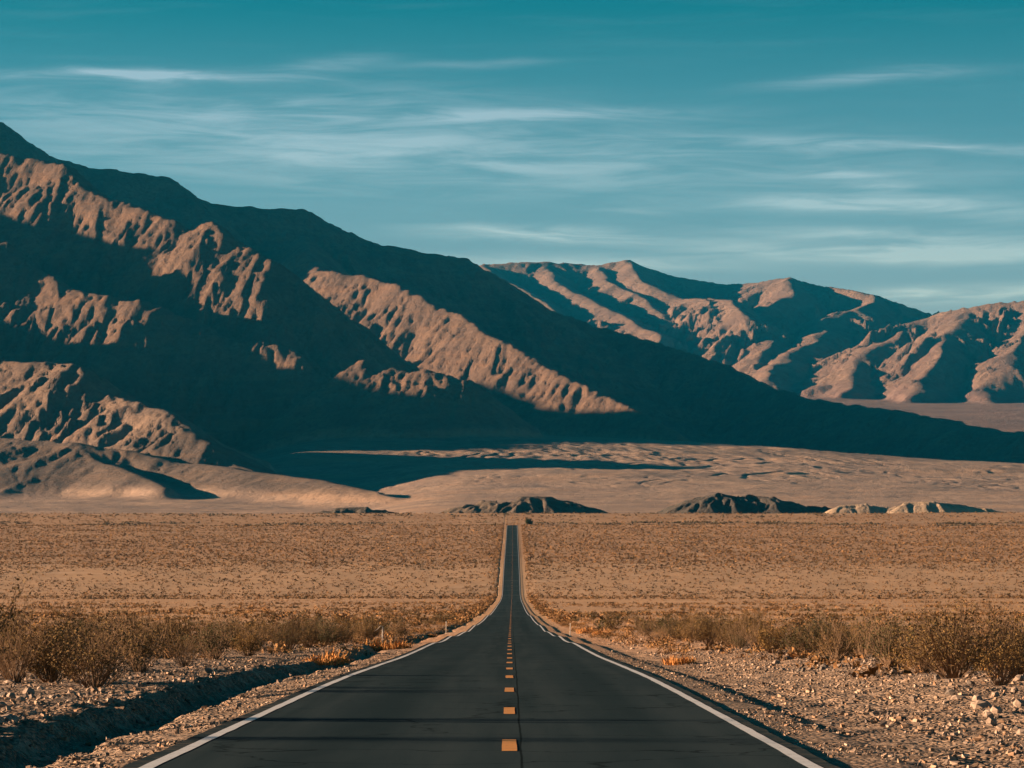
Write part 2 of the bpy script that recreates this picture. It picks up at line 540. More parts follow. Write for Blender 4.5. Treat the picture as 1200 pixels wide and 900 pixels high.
inner = np.concatenate([np.arange(-12, -7, .22), np.arange(-7, -3.4, .09), np.arange(-3.4, 2.9, .6), np.arange(2.9, 6.5, .09), np.arange(6.5, 12.01, .2)])
to = np.linspace(0, 1, 120)[1:] ** 1.7
rows = [-40.0, -20, -5, 8]
while rows[-1] < 2790:
    rows.append(rows[-1] + max(.16, rows[-1] * (0.0052 if rows[-1] < 130 else 0.0078)))
rows = np.array(rows)
Wd = 45 + np.maximum(rows, 0) * 0.235
XX = np.concatenate([-(12 + to[::-1][None, :] * (Wd - 12)[:, None]), np.repeat(inner[None, :], len(rows), 0) + 0 * rows[:, None],
                     12 + 0.1 + to[None, :] * (Wd - 12)[:, None]], 1)
YY = np.repeat(rows[:, None], XX.shape[1], 1)
XX = XX + xroad(YY)
ZZ = ground_z(XX, YY)
me = mesh_np('ground', np.stack([XX, YY, ZZ], -1).reshape(-1, 3), grid_faces(*XX.shape), True, [M_ground])
tag(link('ground', me), 'tan sandy desert plain with ditches on both sides of the road', 'ground', kind='structure')

# ------------------------------------------------------------------ the road
ry = [-30.0]
while ry[-1] < 2336:
    ry.append(ry[-1] + min(12.0, max(1.0, abs(ry[-1]) * 0.02)))
ry = np.array(ry)
EL, ER = -3.86, 3.27


def strip(name, o0, o1, dz, mat, parent=None, skirt=0.0, y0=None, y1=None, wear=0.0):
    ys = ry if y0 is None else np.unique(np.concatenate([[y0, y1], ry[(ry > y0) & (ry < y1)]]))
    os_ = np.linspace(o0, o1, 9 if skirt else 2)
    V = []
    jl = fbm(ys / 1.7, ys * 0 + .3, 3, 51) * wear; jr = fbm(ys / 1.7, ys * 0 + 5.3, 3, 52) * wear
    for k_, o_ in enumerate(os_):
        cr = 0.0
        j = jl if k_ == 0 else (jr if k_ == len(os_) - 1 else 0)
        V.append(np.stack([xroad(ys) + o_ + j, ys, zroad(ys) + dz + cr + ys.clip(0) * 1.5e-5 * (0 if skirt else 1)], -1))
    if skirt:
        a = V[0].copy(); a[:, 2] -= skirt; a[:, 0] -= .05
        b_ = V[-1].copy(); b_[:, 2] -= skirt; b_[:, 0] += .05
        V = [a] + V + [b_]
    A = np.stack(V, 1)
    me_ = mesh_np(name, A.reshape(-1, 3), grid_faces(A.shape[0], A.shape[1]), False, [mat])
    return link(name, me_, parent)


road = strip('road', EL, ER, 0.0, M_asphalt, skirt=.12, wear=.035)
tag(road, 'two-lane black asphalt road running straight over the rise', 'road', kind='structure')
tag(strip('edge_line', -3.67, -3.53, .004, M_white, road, wear=.012), 'white line along the left edge of the road')
tag(strip('edge_line', 2.97, 3.11, .004, M_white, road, wear=.012), 'white line along the right edge of the road')
for k in range(186):
    y0 = 37.75 + 12.19 * k
    strip('lane_dash', -.085, .085, .004, M_yellow, road, y0=y0, y1=y0 + 3.05, wear=.008)

# ------------------------------------------------------------------ mountains


def persp_grid(pxs, rows_):
    a = (pxs - 600) / FPX
    X = a[None, :] * rows_[:, None]
    Y = np.repeat(rows_[:, None], len(pxs), 1)
    return a, X, Y


def persp_grad(H, a, rows_):
    dHu = np.gradient(H, a, axis=1)
    hX = dHu / rows_[:, None]
    hY = np.gradient(H, rows_, axis=0) - hX * a[None, :]
    return hX, hY


pxs = np.concatenate([np.linspace(-2300, -60, 55)[:-1], np.arange(-60, 1260, 2.4), np.linspace(1262, 2000, 24)])
rws = np.concatenate([np.arange(2690, 3700, 20.0), np.arange(3700, 9300, 7.3), np.arange(9300, 10400, 22.0)])
a_, X, Y = persp_grid(pxs, rws)
# bajada and the fan spreading from the canyon mouth
baj = np.interp(Y, [2690, 3000, 3500, 4000, 6000, 7400, 8300, 9300, 10400], [66.2, 67.5, 86, 112, 222, 352, 375, 330, 250])
baj = baj - .155 * np.clip(X - 260, 0, 1300) * sstep(5700, 6700, Y)
dist = np.hypot((X + 130) * 0.93, (Y - 6250))
cone = 312 - 0.0815 * dist + np.maximum(dist - 2300, 0) * 0.03 - 70 * sstep(-300, -620, X) - 60 * sstep(-40, -420, X) * sstep(4950, 4350, Y)
base = np.maximum(baj, np.where(Y < 6600, cone, -1e9))
base = base + fbm(X / 420, Y / 420, 3, 61) * 5.0 * sstep(3000, 4200, Y)
RIDGES = [
    # skyline ridge
    ([(-1100, 60, 10390), (-420, 60, 9900), (-150, 105, 9400), (-30, 132, 9220), (0, 146, 9180), (18, 166, 9180), (60, 184, 9180), (105, 197, 9190), (135, 198, 9200), (195, 208, 9220), (235, 232, 9230), (262, 240, 9240), (275, 242, 9250), (355, 247, 9290), (385, 260, 9310),
      (440, 282, 9280), (540, 303, 9380), (600, 334, 9450), (655, 366, 9500), (700, 384, 9500), (780, 404, 9400), (850, 430, 9200), (905, 455, 9000), (960, 470, 8700), (1040, 480, 8300), (1200, 508, 7700), (1400, 545, 7300)], .72, 1.25),
    # long lit spur
    ([(350, 275, 9000), (376, 316, 8560), (430, 324, 8400), (485, 341, 8220), (545, 378, 7980), (610, 412, 7720), (680, 448, 7480), (758, 487, 7250), (800, 508, 7100)], .85, 1.15),
    # upper row of lit ribs
    ([(-220, 240, 7150), (-120, 205, 7100), (-40, 180, 7040), (0, 178, 6990), (45, 186, 6950), (72, 193, 6900), (95, 216, 6840), (130, 232, 6760), (165, 247, 6690), (205, 258, 6620), (222, 272, 6580), (245, 262, 6540), (285, 286, 6460), (320, 304, 6380), (336, 335, 6350)], .85, 1.1),
    # lower row of lit ribs
    ([(-90, 325, 6540), (-25, 296, 6480), (5, 286, 6440), (30, 308, 6395), (60, 327, 6340), (85, 343, 6300), (130, 348, 6250), (180, 360, 6205), (235, 380, 6165), (265, 398, 6150), (305, 400, 6130), (345, 415, 6090), (365, 440, 6060)], .85, 1.1),
    ([(412, 432, 5975), (424, 422, 5955), (445, 434, 5935), (460, 427, 5925), (485, 436, 5910), (502, 433, 5900), (545, 447, 5870), (580, 480, 5830)], .75, 1.15),
    # near lit shoulder at the left edge
    ([(-260, 440, 5100), (-80, 410, 5000), (20, 423, 4900), (70, 425, 4820), (90, 429, 4790), (102, 450, 4760), (125, 463, 4700), (154, 469, 4640), (171, 479, 4590), (196, 485, 4530), (217, 500, 4470), (250, 517, 4400), (264, 540, 4360), (300, 556, 4290)], .62, 1.2),
    # foothills
    ([(-300, 500, 4700), (-60, 508, 4560), (0, 513, 4500), (88, 518, 4420), (112, 540, 4330), (165, 560, 4180), (200, 572, 4080)], .40, 1.3),
    ([(88, 518, 4420), (150, 528, 4400), (210, 541, 4330), (280, 549, 4240), (330, 556, 4150), (385, 567, 4020), (420, 573, 3930), (462, 580, 3840)], .36, 1.3),
    # unseen range beyond the left edge, heights shaped to shade the lower slopes
    ([(-1800, 4700, 280), (-1800, 5100, 360), (-1800, 5300, 480), (-1800, 5550, 555), (-1800, 5760, 570), (-1800, 5950, 620), (-1800, 6190, 655), (-1800, 6300, 642), (-1800, 6450, 655), (-1800, 6560, 695), (-1800, 6630, 770), (-1800, 6710, 865), (-1800, 6820, 890), (-1800, 7000, 915), (-1800, 7200, 800), (-1800, 7650, 745), (-1800, 7850, 770), (-1800, 8350, 830), (-1900, 8800, 900), (-2100, 9300, 1250)], .62, 1.2),
]


def world_pts(pts):
    out = []
    for q in pts:
        if q[0] <= -1500 and q[1] > 2000:
            out.append(np.array(q, float))       # already a world point
        else:
            out.append(at(*q))
    return out


def ridge_env(X, Y, base, ridges, k_=12.0, rnd=10.0):
    """upper envelope of ridge lines with concave flanks; also how far down the flank (0 crest .. 1 foot)"""
    H = base.copy()
    U = np.ones_like(X)
    for (pts, slope, conc) in ridges:
        P = world_pts(pts)
        Hr = base.copy(); Ur = np.ones_like(X)
        for a, b in zip(P[:-1], P[1:]):
            dx, dy = b[0] - a[0], b[1] - a[1]
            L2 = dx * dx + dy * dy
            t = np.clip(((X - a[0]) * dx + (Y - a[1]) * dy) / L2, 0, 1)
            r = np.hypot(X - a[0] - t * dx, Y - a[1] - t * dy)
            r = np.sqrt(r * r + rnd * rnd) - rnd
            zc = a[2] + (b[2] - a[2]) * t
            rel = np.maximum(zc - base, 0.0)
            u = np.clip(r / (rel / slope * conc + 1.0), 0, 1)
            h_ = base + rel * (1 - u) ** conc
            Ur = np.where(h_ > Hr, u, Ur)
            Hr = np.maximum(Hr, h_)
        d_ = np.clip(0.5 + 0.5 * (Hr - H) / k_, 0, 1)
        H = H + (Hr - H) * d_
        U = U + (Ur - U) * d_
    return H, U


# warp so that crests and foot lines wander like real ones
wx = fbm(X / 260, Y / 260, 3, 71) * 26; wy = fbm(X / 260, Y / 260, 3, 72) * 26
mtn = sstep(3500, 4300, Y)
H, U = ridge_env(X + wx * mtn * .6, Y + wy * mtn, base, RIDGES)
off = np.interp(pxs, [-300, -40], [.15, 1.0])[None, :]
rel = np.maximum(H - base, 0)
gx, gy = persp_grad(H, a_, rws)
steep = sstep(0.10, 0.42, np.hypot(gx, gy))
g1 = gullies(X, Y, gx, gy, 190.0, 5, 1.45, 1.0, 5, .52)
amp = np.minimum(rel * np.where(Y < 5000, .24, .15), 25.0) * (0.30 + 0.70 * steep) * (.10 + .90 * sstep(.0, .22, U)) * off
amp = amp * np.where(Y < 4600, 0.75, 1.0)
irr = .45 + .9 * sstep(-.7, .8, fbm(X / 330, Y / 330, 3, 77))
H2 = H + (g1 * .9 + .25 * (.40 - np.abs(g1)) - 0.15) * amp * irr
gx, gy = persp_grad(H2, a_, rws)
g2 = gullies(X, Y, gx, gy, 46.0, 2, 1.5, .8, 15, .6)
irr2 = .35 + 1.1 * sstep(-.6, .7, fbm(X / 150, Y / 150, 3, 78))
g2 = (g2 * .8 + .55 * (.35 - np.abs(g2))) * irr2
H2 = H2 + g2 * (.25 + .75 * sstep(.0, .10, U)) * off * np.minimum(rel * 0.10, 8.0) * (0.35 + 0.65 * steep) * np.where(Y < 4600, 0.45, 1.0)
rid = 1 - np.abs(fbm(X / 42, Y / 42, 3, 75, .62))
H2 = H2 + (rid - .7) * np.minimum(rel * 0.09, 7.0) * steep * off * np.where(Y < 4450, .3, 1.0)
H2 = H2 + fbm(X / 130, Y / 130, 3, 79) * np.minimum(rel * 0.05, 9.0) * off
# the fan's own washes, radiating from the canyon mouth
fanw = sstep(60, 5, rel) * sstep(3900, 4400, Y) * sstep(6600, 6000, Y)
phi = np.arctan2(X + 130, 6500 - Y)
rr = np.hypot(X + 130, 6500 - Y)
wash = perlin(phi * 36 + fbm(X / 240, Y / 240, 3, 81) * 1.4, rr / 520, 82)
wash2 = perlin(phi * 70 + fbm(X / 90, Y / 90, 3, 83) * 1.2, rr / 240, 84)
cut = -np.exp(-(wash / 0.12) ** 2) * 2.0 * sstep(-.55, .35, fbm(X / 260, Y / 260, 2, 87)) - np.exp(-(wash2 / 0.12) ** 2) * 1.2 * sstep(-.2, .5, fbm(X / 160, Y / 160, 2, 89))
H2 = H2 + cut * fanw * sstep(-400, 0, X) * sstep(1500, 600, X)
g3 = gullies(X, Y, -(X + 130) / (rr + 1) * .6, (6500 - Y) / (rr + 1) * .6, 85.0, 3, 1.5, .8, 133, .55)
H2 = H2 + (g3 - .2) * 2.1 * fanw * sstep(-260, -40, X) * (sstep(700, 150, X) * .75 + .25) * sstep(4400, 5000, Y + X * .5)
H2 = H2 + fbm(X / 60, Y / 60, 4, 88) * 0.9 * sstep(2900, 3600, Y)
# colours of the rock itself
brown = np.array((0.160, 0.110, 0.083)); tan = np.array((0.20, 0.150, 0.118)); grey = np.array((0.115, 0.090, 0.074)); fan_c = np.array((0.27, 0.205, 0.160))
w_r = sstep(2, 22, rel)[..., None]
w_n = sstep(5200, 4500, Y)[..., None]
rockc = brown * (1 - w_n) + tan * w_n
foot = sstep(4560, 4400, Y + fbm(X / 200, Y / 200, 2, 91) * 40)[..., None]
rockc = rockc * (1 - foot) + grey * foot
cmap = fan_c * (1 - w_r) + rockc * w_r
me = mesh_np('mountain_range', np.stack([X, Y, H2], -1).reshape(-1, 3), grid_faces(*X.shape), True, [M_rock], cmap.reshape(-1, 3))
tag(link('mountain_range', me), 'brown ribbed mountain range in deep shadow above a pale alluvial fan', 'mountain', kind='structure')

# far range behind the fan
pxs = np.concatenate([np.linspace(-200, 480, 50)[:-1], np.arange(480, 1270, 2.4), np.linspace(1272, 2000, 40)])
rws = np.concatenate([np.linspace(9800, 12300, 60)[:-1], np.arange(12300, 18500, 20.0)])
a_, X, Y = persp_grid(pxs, rws)
base = np.interp(Y, [9800, 10300, 12800, 14500, 18500], [440, 495, 742, 850, 700])
base = base + fbm(X / 900, Y / 900, 3, 95) * 8
FARR = [
    ([(300, 420, 16800), (480, 350, 16900), (545, 318, 16900), (565, 309, 16900), (610, 309, 17000), (660, 309, 17000), (700, 312, 17000), (735, 305, 17000), (770, 318, 17000), (800, 326, 16900), (850, 334, 16800), (890, 331, 16500), (925, 325, 16300), (965, 336, 16100), (1010, 346, 15900), (1040, 356, 15800), (1064, 372, 15700), (1130, 380, 15600), (1300, 372, 15500)], .62, 1.4),
    ([(565, 309, 16900), (585, 325, 16500), (620, 345, 16000), (660, 375, 15400), (700, 395, 15000)], .62, 1.4),
    ([(700, 312, 17000), (712, 330, 16500), (745, 345, 16000), (790, 380, 15300), (820, 405, 14800)], .62, 1.4),
    ([(850, 334, 16800), (842, 352, 16300), (868, 375, 15700), (860, 400, 15100), (880, 425, 14500)], .62, 1.4),
    ([(1064, 372, 15700), (1040, 385, 15200), (1005, 400, 14700), (985, 420, 14300)], .62, 1.4),
    ([(640, 312, 16950), (655, 335, 16400), (690, 352, 15900), (735, 372, 15300), (765, 400, 14700)], .6, 1.4),
    ([(735, 305, 17000), (752, 330, 16300), (800, 350, 15800), (850, 352, 15300), (875, 372, 14900)], .6, 1.4),
    ([(925, 325, 16300), (905, 350, 15700), (880, 372, 15200), (900, 398, 14600), (915, 425, 14000)], .62, 1.4),
    ([(1010, 346, 15900), (985, 368, 15200), (950, 395, 14600), (935, 425, 13900), (900, 452, 13300)], .60, 1.4),
    ([(1500, 345, 13900), (1300, 352, 14000), (1200, 352, 14000), (1165, 355, 14050), (1130, 360, 14100), (1095, 366, 14150), (1065, 377, 14100), (1040, 398, 13900), (1010, 420, 13600), (985, 440, 13300), (970, 462, 12900)], .60, 1.4),
    ([(1130, 360, 14100), (1108, 392, 13600), (1112, 420, 13200), (1080, 445, 12900), (1075, 466, 12600)], .58, 1.4),
    ([(1200, 352, 14000), (1190, 395, 13500), (1195, 430, 13000), (1160, 455, 12700), (1170, 475, 12400)], .58, 1.4),
    ([(1340, 365, 13900), (1300, 410, 13300), (1260, 440, 12900), (1235, 470, 12500)], .58, 1.4),
]
wx = fbm(X / 620, Y / 900, 3, 171) * 95; wy = fbm(X / 620, Y / 900, 3, 172) * 95
cr_ = sstep(15400, 14400, Y - (X > 900) * 1200)
H, U = ridge_env(X + wx * (.15 + .85 * cr_), Y + wy, base, FARR, 20.0, 25.0)
rel = np.maximum(H - base, 0)
gx, gy = persp_grad(H, a_, rws)
g1 = gullies(X, Y, gx, gy, 390.0, 5, 1.5, 1.0, 105, .57)
H2 = H + (g1 - .1) * np.minimum(rel * .25, 100.0) * (.06 + .94 * sstep(0, .20, U))
H2 = H2 + (.55 - np.abs(fbm(X / 520, Y / 520, 4, 141, .55))) * np.minimum(rel * .16, 75.0) * (.05 + .95 * sstep(0, .25, U))
gx, gy = persp_grad(H2, a_, rws)
gf = gullies(X, Y, gx, gy, 150.0, 3, 1.5, .9, 115, .58)
H2 = H2 + (gf * .6 + .8 * (.35 - np.abs(gf))) * np.minimum(rel * .13, 32.0) * (.06 + .8 * sstep(0, .12, U))
w_r = sstep(10, 70, rel)[..., None]
cmap = np.array((0.19, 0.132, 0.112)) * (1 - w_r) + np.array((0.185, 0.128, 0.098)) * w_r
me = mesh_np('far_mountain_range', np.stack([X, Y, H2], -1).reshape(-1, 3), grid_faces(*X.shape), True, [M_far], cmap.reshape(-1, 3))
tag(link('far_mountain_range', me), 'distant pinkish brown mountain range lit from the left behind the valley', 'mountain', kind='structure')


# low hills just beyond the plain
def hill(crest, Yc, depth, col, label, slope=.42, seed=1, rib=1.0):
    P = [at(px, py, Yc + dy) for (px, py, dy) in crest]
    x0 = min(p_[0] for p_ in P) - 45; x1 = max(p_[0] for p_ in P) + 45
    xs = np.arange(x0, x1, 1.2); ys = np.arange(Yc - depth, Yc + depth, 2.0)
    X, Y = np.meshgrid(xs, ys)
    base = zplain(Y) - 2.0
    R = [([None], slope, 1.2)]
    H = base.copy()
    for a, b in zip(P[:-1], P[1:]):
        dx, dy = b[0] - a[0], b[1] - a[1]
        t = np.clip(((X - a[0]) * dx + (Y - a[1]) * dy) / (dx * dx + dy * dy), 0, 1)
        r = np.hypot(X - a[0] - t * dx, Y - a[1] - t * dy)
        zc = a[2] + (b[2] - a[2]) * t
        rl = np.maximum(zc - base, 0)
        u = np.clip(r / (rl / slope * 1.55 + .5), 0, 1)
        H = np.maximum(H, base + rl * (1 - u ** 1.8) ** 1.7)
    rl = H - base
    gx = np.gradient(H, xs, axis=1); gy = np.gradient(H, ys, axis=0)
    H = H + (gullies(X, Y, gx, gy, 26.0, 4, 1.3, 1.0, seed, .55) - .15) * np.minimum(rl * .24, 3.2) * rib
    H = np.where(rl < .3, base - .5, H)
    c = np.array(col)[None, None, :] * (1 + .15 * fbm(X / 22, Y / 22, 3, seed + 3))[..., None]
    me_ = mesh_np('hill', np.stack([X, Y, H], -1).reshape(-1, 3), grid_faces(*X.shape), True, [M_rock], c.reshape(-1, 3))
    return tag(link('hill', me_), label, 'hill', kind='structure')


hill([(528, 601, 0), (548, 594, -6), (566, 590, 0), (590, 591, -8), (612, 586, 0), (645, 586, 4), (668, 590, 0), (690, 598, -5)], 2880, 70, (0.115, 0.094, 0.074), 'low dark rounded hill beyond the top of the road', seed=3)
hill([(796, 604, 0), (812, 594, -5), (828, 584, 0), (842, 581, 4), (862, 585, 0), (878, 583, 6), (905, 585, 0), (930, 590, -4), (965, 595, 0), (982, 600, -4)], 2860, 80, (0.075, 0.068, 0.060), 'dark craggy hill right of the road beyond the plain', slope=.45, seed=9, rib=.9)
hill([(965, 602, 0), (985, 594, 0), (1015, 592, 4), (1040, 595, 0), (1060, 591, 0), (1095, 590, 0), (1130, 593, 5), (1160, 597, 0), (1195, 604, 0)], 2830, 60, (0.36, 0.285, 0.205), 'pale flat-topped mound at the right edge of the plain', slope=.6, seed=14, rib=.6)
hill([(380, 600, 0), (395, 598, 0), (430, 597, 0), (450, 599, 0), (462, 601, 0)], 2860, 50, (0.085, 0.075, 0.062), 'small dark mound left of the road beyond the plain', seed=24)

# ------------------------------------------------------------------ shrubs


def tri_tube(V, Fc, pts, r0, r1):
    n = len(pts)
    b = len(V)
    for i, p_ in enumerate(pts):
        r = r0 + (r1 - r0) * i / (n - 1)
        for k in range(3):
            an = k * 2.0944 + 0.3
            V.append((p_[0] + r * math.cos(an), p_[1] + r * math.sin(an), p_[2] + r * 0.3 * math.sin(an + 1)))
    for i in range(n - 1):
        for k in range(3):
            k2 = (k + 1) % 3
            Fc.append((b + i * 3 + k, b + i * 3 + k2, b + i * 3 + 3 + k2)); Fc.append((b + i * 3 + k, b + i * 3 + 3 + k2, b + i * 3 + 3 + k))


def make_shrub(seed, h=1.6, n_stem=34, n_twig=7, n_leaf=6, leafs=.032, lean=(8, 52), leaf_from=.35, dead=0.15):
    R = random.Random(seed)
    SV, SF, LV, LF = [], [], [], []

    def leaf(c):
        s = leafs * R.uniform(.6, 1.35)
        u = Vector((R.gauss(0, 1), R.gauss(0, 1), R.gauss(0, 1))).normalized()
        w = Vector((R.gauss(0, 1), R.gauss(0, 1), R.gauss(0, 1)))
        w = (w - u * w.dot(u)).normalized()
        b = len(LV)
        LV.extend([tuple(c - u * s), tuple(c + w * s * .5), tuple(c + u * s), tuple(c - w * s * .5)])
        LF.append((b, b + 1, b + 2)); LF.append((b, b + 2, b + 3))
    sect = [R.uniform(.65, 1.15) for _ in range(7)]
    for i in range(n_stem):
        az = R.uniform(0, 6.2832)
        ln = math.radians(R.uniform(*lean))
        L = h * R.uniform(.62, 1.08) * sect[int(az / 6.2832 * 7) % 7] * (1.0 if ln < .6 else .92)
        d = Vector((math.cos(az) * math.sin(ln), math.sin(az) * math.sin(ln), math.cos(ln)))
        p0 = Vector((math.cos(az), math.sin(az), 0)) * R.uniform(0, .12) * h * .6 + Vector((0, 0, -.05))
        pts = [p0]
        segs = 5
        for k in range(segs):
            d = (d + Vector((R.gauss(0, .13), R.gauss(0, .13), R.gauss(.05, .1)))).normalized()
            pts.append(pts[-1] + d * L / segs)
        tri_tube(SV, SF, pts, R.uniform(.009, .017) * h / 1.6, .003)
        bare = R.random() < dead
        for k in range(n_twig):
            t = R.uniform(.28, 1.0)
            q = t * segs; j = min(int(q), segs - 1)
            b0 = pts[j].lerp(pts[j + 1], q - j)
            td = (d * .5 + Vector((R.gauss(0, .6), R.gauss(0, .6), R.uniform(-.1, .8)))).normalized()
            tl = h * R.uniform(.09, .24)
            b1 = b0 + td * tl * .55; b2 = b1 + (td + Vector((R.gauss(0, .3), R.gauss(0, .3), R.gauss(.1, .3)))).normalized() * tl * .45
            tri_tube(SV, SF, [b0, b1, b2], .0045, .002)
            if not bare and t > leaf_from:
                for m_ in range(n_leaf):
                    f = R.uniform(.2, 1.1)
                    c = b0.lerp(b2, f) + Vector((R.gauss(0, .03), R.gauss(0, .03), R.gauss(0, .03))) * h
                    leaf(c)
    return np.array(SV), np.array(SF), np.array(LV), np.array(LF)


SHR = []
for i in range(9):
    dark = i in (2, 5, 7)
    if i < 3:
        s = make_shrub(100 + i, 1.6, 54, 9, 9, .023)
    elif i < 6:
        s = make_shrub(100 + i, 1.5, 60, 9, 10, .023, lean=(5, 60), leaf_from=.25)
    else:
        s = make_shrub(100 + i, 1.7, 42, 9, 6 + 4 * (i == 7), .021, lean=(10, 48), dead=.35)
    SHR.append((mesh_np('shrub_stems', s[0], s[1], False, [M_stem]), mesh_np('shrub_leaves', s[2], s[3], False, [M_leafdark if dark else (M_leafgold if i in (4, 8) else M_leaf)])))
LOW = []
for i in range(5):
    s = make_shrub(300 + i, 1.5, 20, 4, 6, .06, lean=(6, 58), leaf_from=.2)
    V_ = np.concatenate([s[0], s[2]]); F_ = np.concatenate([s[1], s[3] + len(s[0])])
    LOW.append(mesh_np('shrub_low', V_, F_, False, [M_stem, M_leafdark if i == 1 else M_leaf], mat_idx=np.r_[np.zeros(len(s[1])), np.ones(len(s[3]))]))


def gz(x, y):
    return float(ground_z(np.array([x], float), np.array([y], float))[0])


def base_xy(px, py, dz=.12):
    """ground point under photo pixel (near ground, y>742)"""
    Y = 70.0
    for _ in range(30):
        el = math.tan(PITCH + math.atan((450 - py) / FPX))
        X = (px - 600) / FPX * Y
        zz = gz(X, Y)
        Y = .5 * Y + .5 * max(20.0, min(400.0, (zz - CAMZ) / el))
    return (px - 600) / FPX * Y, Y


used = []


def shrub(px, py, v, size, label, wide=1.0, rz=None):
    x, y = base_xy(px, py)
    used.append((x, y))
    size = size * (.93 if px > -50 else 1.0)
    r = link('shrub', None, None, (x, y, gz(x, y) - .02), (0, 0, random.uniform(0, 6.28) if rz is None else rz), (size * wide, size * wide, size))
    r.empty_display_size = .3
    tag(r, label, 'shrub', 'desert shrubs lining the road')
    link('stems', SHR[v][0], r)
    link('leaves', SHR[v][1], r)
    return r


near_shrubs = [
    (112, 806, 0, 1.02, 'wide airy brown shrub nearest the ditch at the left edge of the frame', 1.25),
    (20, 800, 6, 1.05, 'half-bare shrub cut off by the left edge of the frame', 1.1),
    (12, 770, 1, 1.15, 'tall thin shrub behind the rubble at the left edge of the frame', .9),
    (165, 787, 1, 1.04, 'tall brown shrub with fanned bare stems, second along the left ditch', 1.0),
    (205, 770, 3, .95, 'brown leafy shrub tucked behind the tall fanned shrub left of the road', 1.1),
    (252, 773, 2, .98, 'dense olive green shrub, third along the left ditch', 1.15),
    (300, 762, 0, .8, 'small brown shrub between the olive shrub and the straw-coloured one', 1.0),
    (338, 764, 7, .92, 'straw-stemmed shrub with pale base, fourth along the left ditch', 1.1),
    (388, 757, 5, .95, 'round dark olive shrub above the left ditch bend', 1.1),
    (425, 751, 4, .9, 'brown shrub standing just left of the bent white marker', 1.0),
    (470, 747, 3, .8, 'low brown shrub behind the second left marker post', 1.15),
    (1042, 783, 5, 1.0, 'dense dark green shrub above the rubble bank on the right', 1.0),
    (1010, 772, 8, 1.05, 'thin upright shrub with one tall dead stem right of the road', .8),
    (1118, 795, 0, 1.12, 'large spreading shrub with bare straw stems over the right rubble bank', 1.35),
    (1150, 783, 6, 1.25, 'tall sparse shrub with branches reaching above the rest at right', 1.15),
    (1192, 796, 3, .8, 'orange-brown low shrub cut off by the right edge of the frame', 1.1),
    (940, 770, 2, .98, 'olive shrub with pale broken branch on the right bank', 1.2),
    (905, 766, 4, .9, 'leafy brown shrub left of the pale-branched olive one', 1.15),
    (830, 757, 1, .95, 'brown fanned shrub at the left end of the right bank row', 1.0),
    (862, 760, 3, .8, 'low brown shrub in the gap of the right bank row', 1.1),
    (790, 749, 5, .9, 'dark shrub where the right bank row nears the road', 1.1),
    (755, 745, 0, .85, 'small brown shrub nearest the right marker post', 1.1),
    (62, 801, 3, .85, 'low tangled shrub between the two nearest shrubs at the left edge', 1.2),
    (58, 783, 4, .9, 'leafy shrub in the second row behind the left-edge rubble', 1.2),
    (130, 779, 6, .95, 'grey half-dead shrub behind the gap of the left ditch row', 1.0),
    (218, 781, 8, .7, 'sparse low shrub left of the olive one above the ditch', 1.1),
    (292, 769, 4, .75, 'low leafy shrub right of the dense olive one', 1.1),
    (362, 760, 1, .9, 'brown shrub between the straw-stemmed and the round dark one', 1.0),
    (405, 754, 6, .8, 'thin shrub right of the round dark olive shrub', 1.0),
    (85, 771, 0, 1.0, 'brown shrub in the back row near the left edge of the frame', 1.2),
    (1080, 788, 4, .85, 'brown shrub filling the gap between the two largest right shrubs', 1.1),
    (978, 774, 3, .85, 'low leafy shrub between the olive and the upright one at right', 1.15),
    (1170, 803, 8, .7, 'small sparse shrub in front of the right rubble row', 1.1),
    (885, 762, 6, .85, 'thin half-bare shrub in the middle of the right bank row', 1.0),
    (810, 753, 4, .85, 'round brown shrub beside the dark one near the road', 1.1),
    (-75, 838, 0, 1.42, 'tall shrub just outside the left edge casting a shadow over the road', .8),
    (-95, 858, 6, 1.3, 'second tall shrub outside the left edge casting a shadow on the asphalt', .7),
]
for a in near_shrubs:
    shrub(*a[:5], wide=a[5])
n_shrubs = len(near_shrubs)
# further shrubs along both ditches and out on the plain, the largest to be seen
spots = []
tries = 0
while len(spots) < 300 - n_shrubs and tries < 20000:
    tries += 1
    if random.random() < .60:
        sd = random.choice((-1, 1))
        y = 72 + 400 * random.random() ** 1.9
        x = sd * (7.6 + abs(random.gauss(0, 1)) * (2.6 + y * .012))
    else:
        y = 110 + 620 * random.random()
        x = random.uniform(-1, 1) * (y * .155 + 4)
        if abs(x) < 8:
            continue
    if abs(x) > y * .158 + 2:
        continue
    if y < 125 and abs(x) < 11:
        continue
    if any((x - u[0]) ** 2 + ((y - u[1]) * .5) ** 2 < 1.2 for u in used):
        continue
    used.append((x, y)); spots.append((x, y))
for i, (x, y) in enumerate(spots):
    s = random.uniform(.42, 1.0) if y < 300 else random.uniform(.5, .9)
    g = 'left' if x < 0 else 'right'
    setb = 'beside the ditch' if abs(x) < 10.5 else ('behind the ditch row' if abs(x) < 16 else 'out on the plain')
    hgt = 'knee-high' if s < .62 else ('waist-high' if s < .8 else 'chest-high')
    rng_ = 'nearest' if y < 110 else ('near' if y < 150 else ('middle' if y < 230 else ('farther' if y < 380 else 'farthest')))
    lab = '%s brown shrub %s, %s stretch %s of the road' % (hgt, setb, rng_, g)
    o = link('shrub', None if y < 190 else random.choice(LOW), None, (x, y, gz(x, y) - .02), (0, 0, random.uniform(0, 6.28)), (s * 1.15, s * 1.15, s))
    if y < 190:
        v = random.choice((0, 1, 2, 3, 4, 5, 6, 8))
        link('stems', SHR[v][0], o); link('leaves', SHR[v][1], o)
    tag(o, lab, 'shrub', 'plain shrubs on the ' + g)


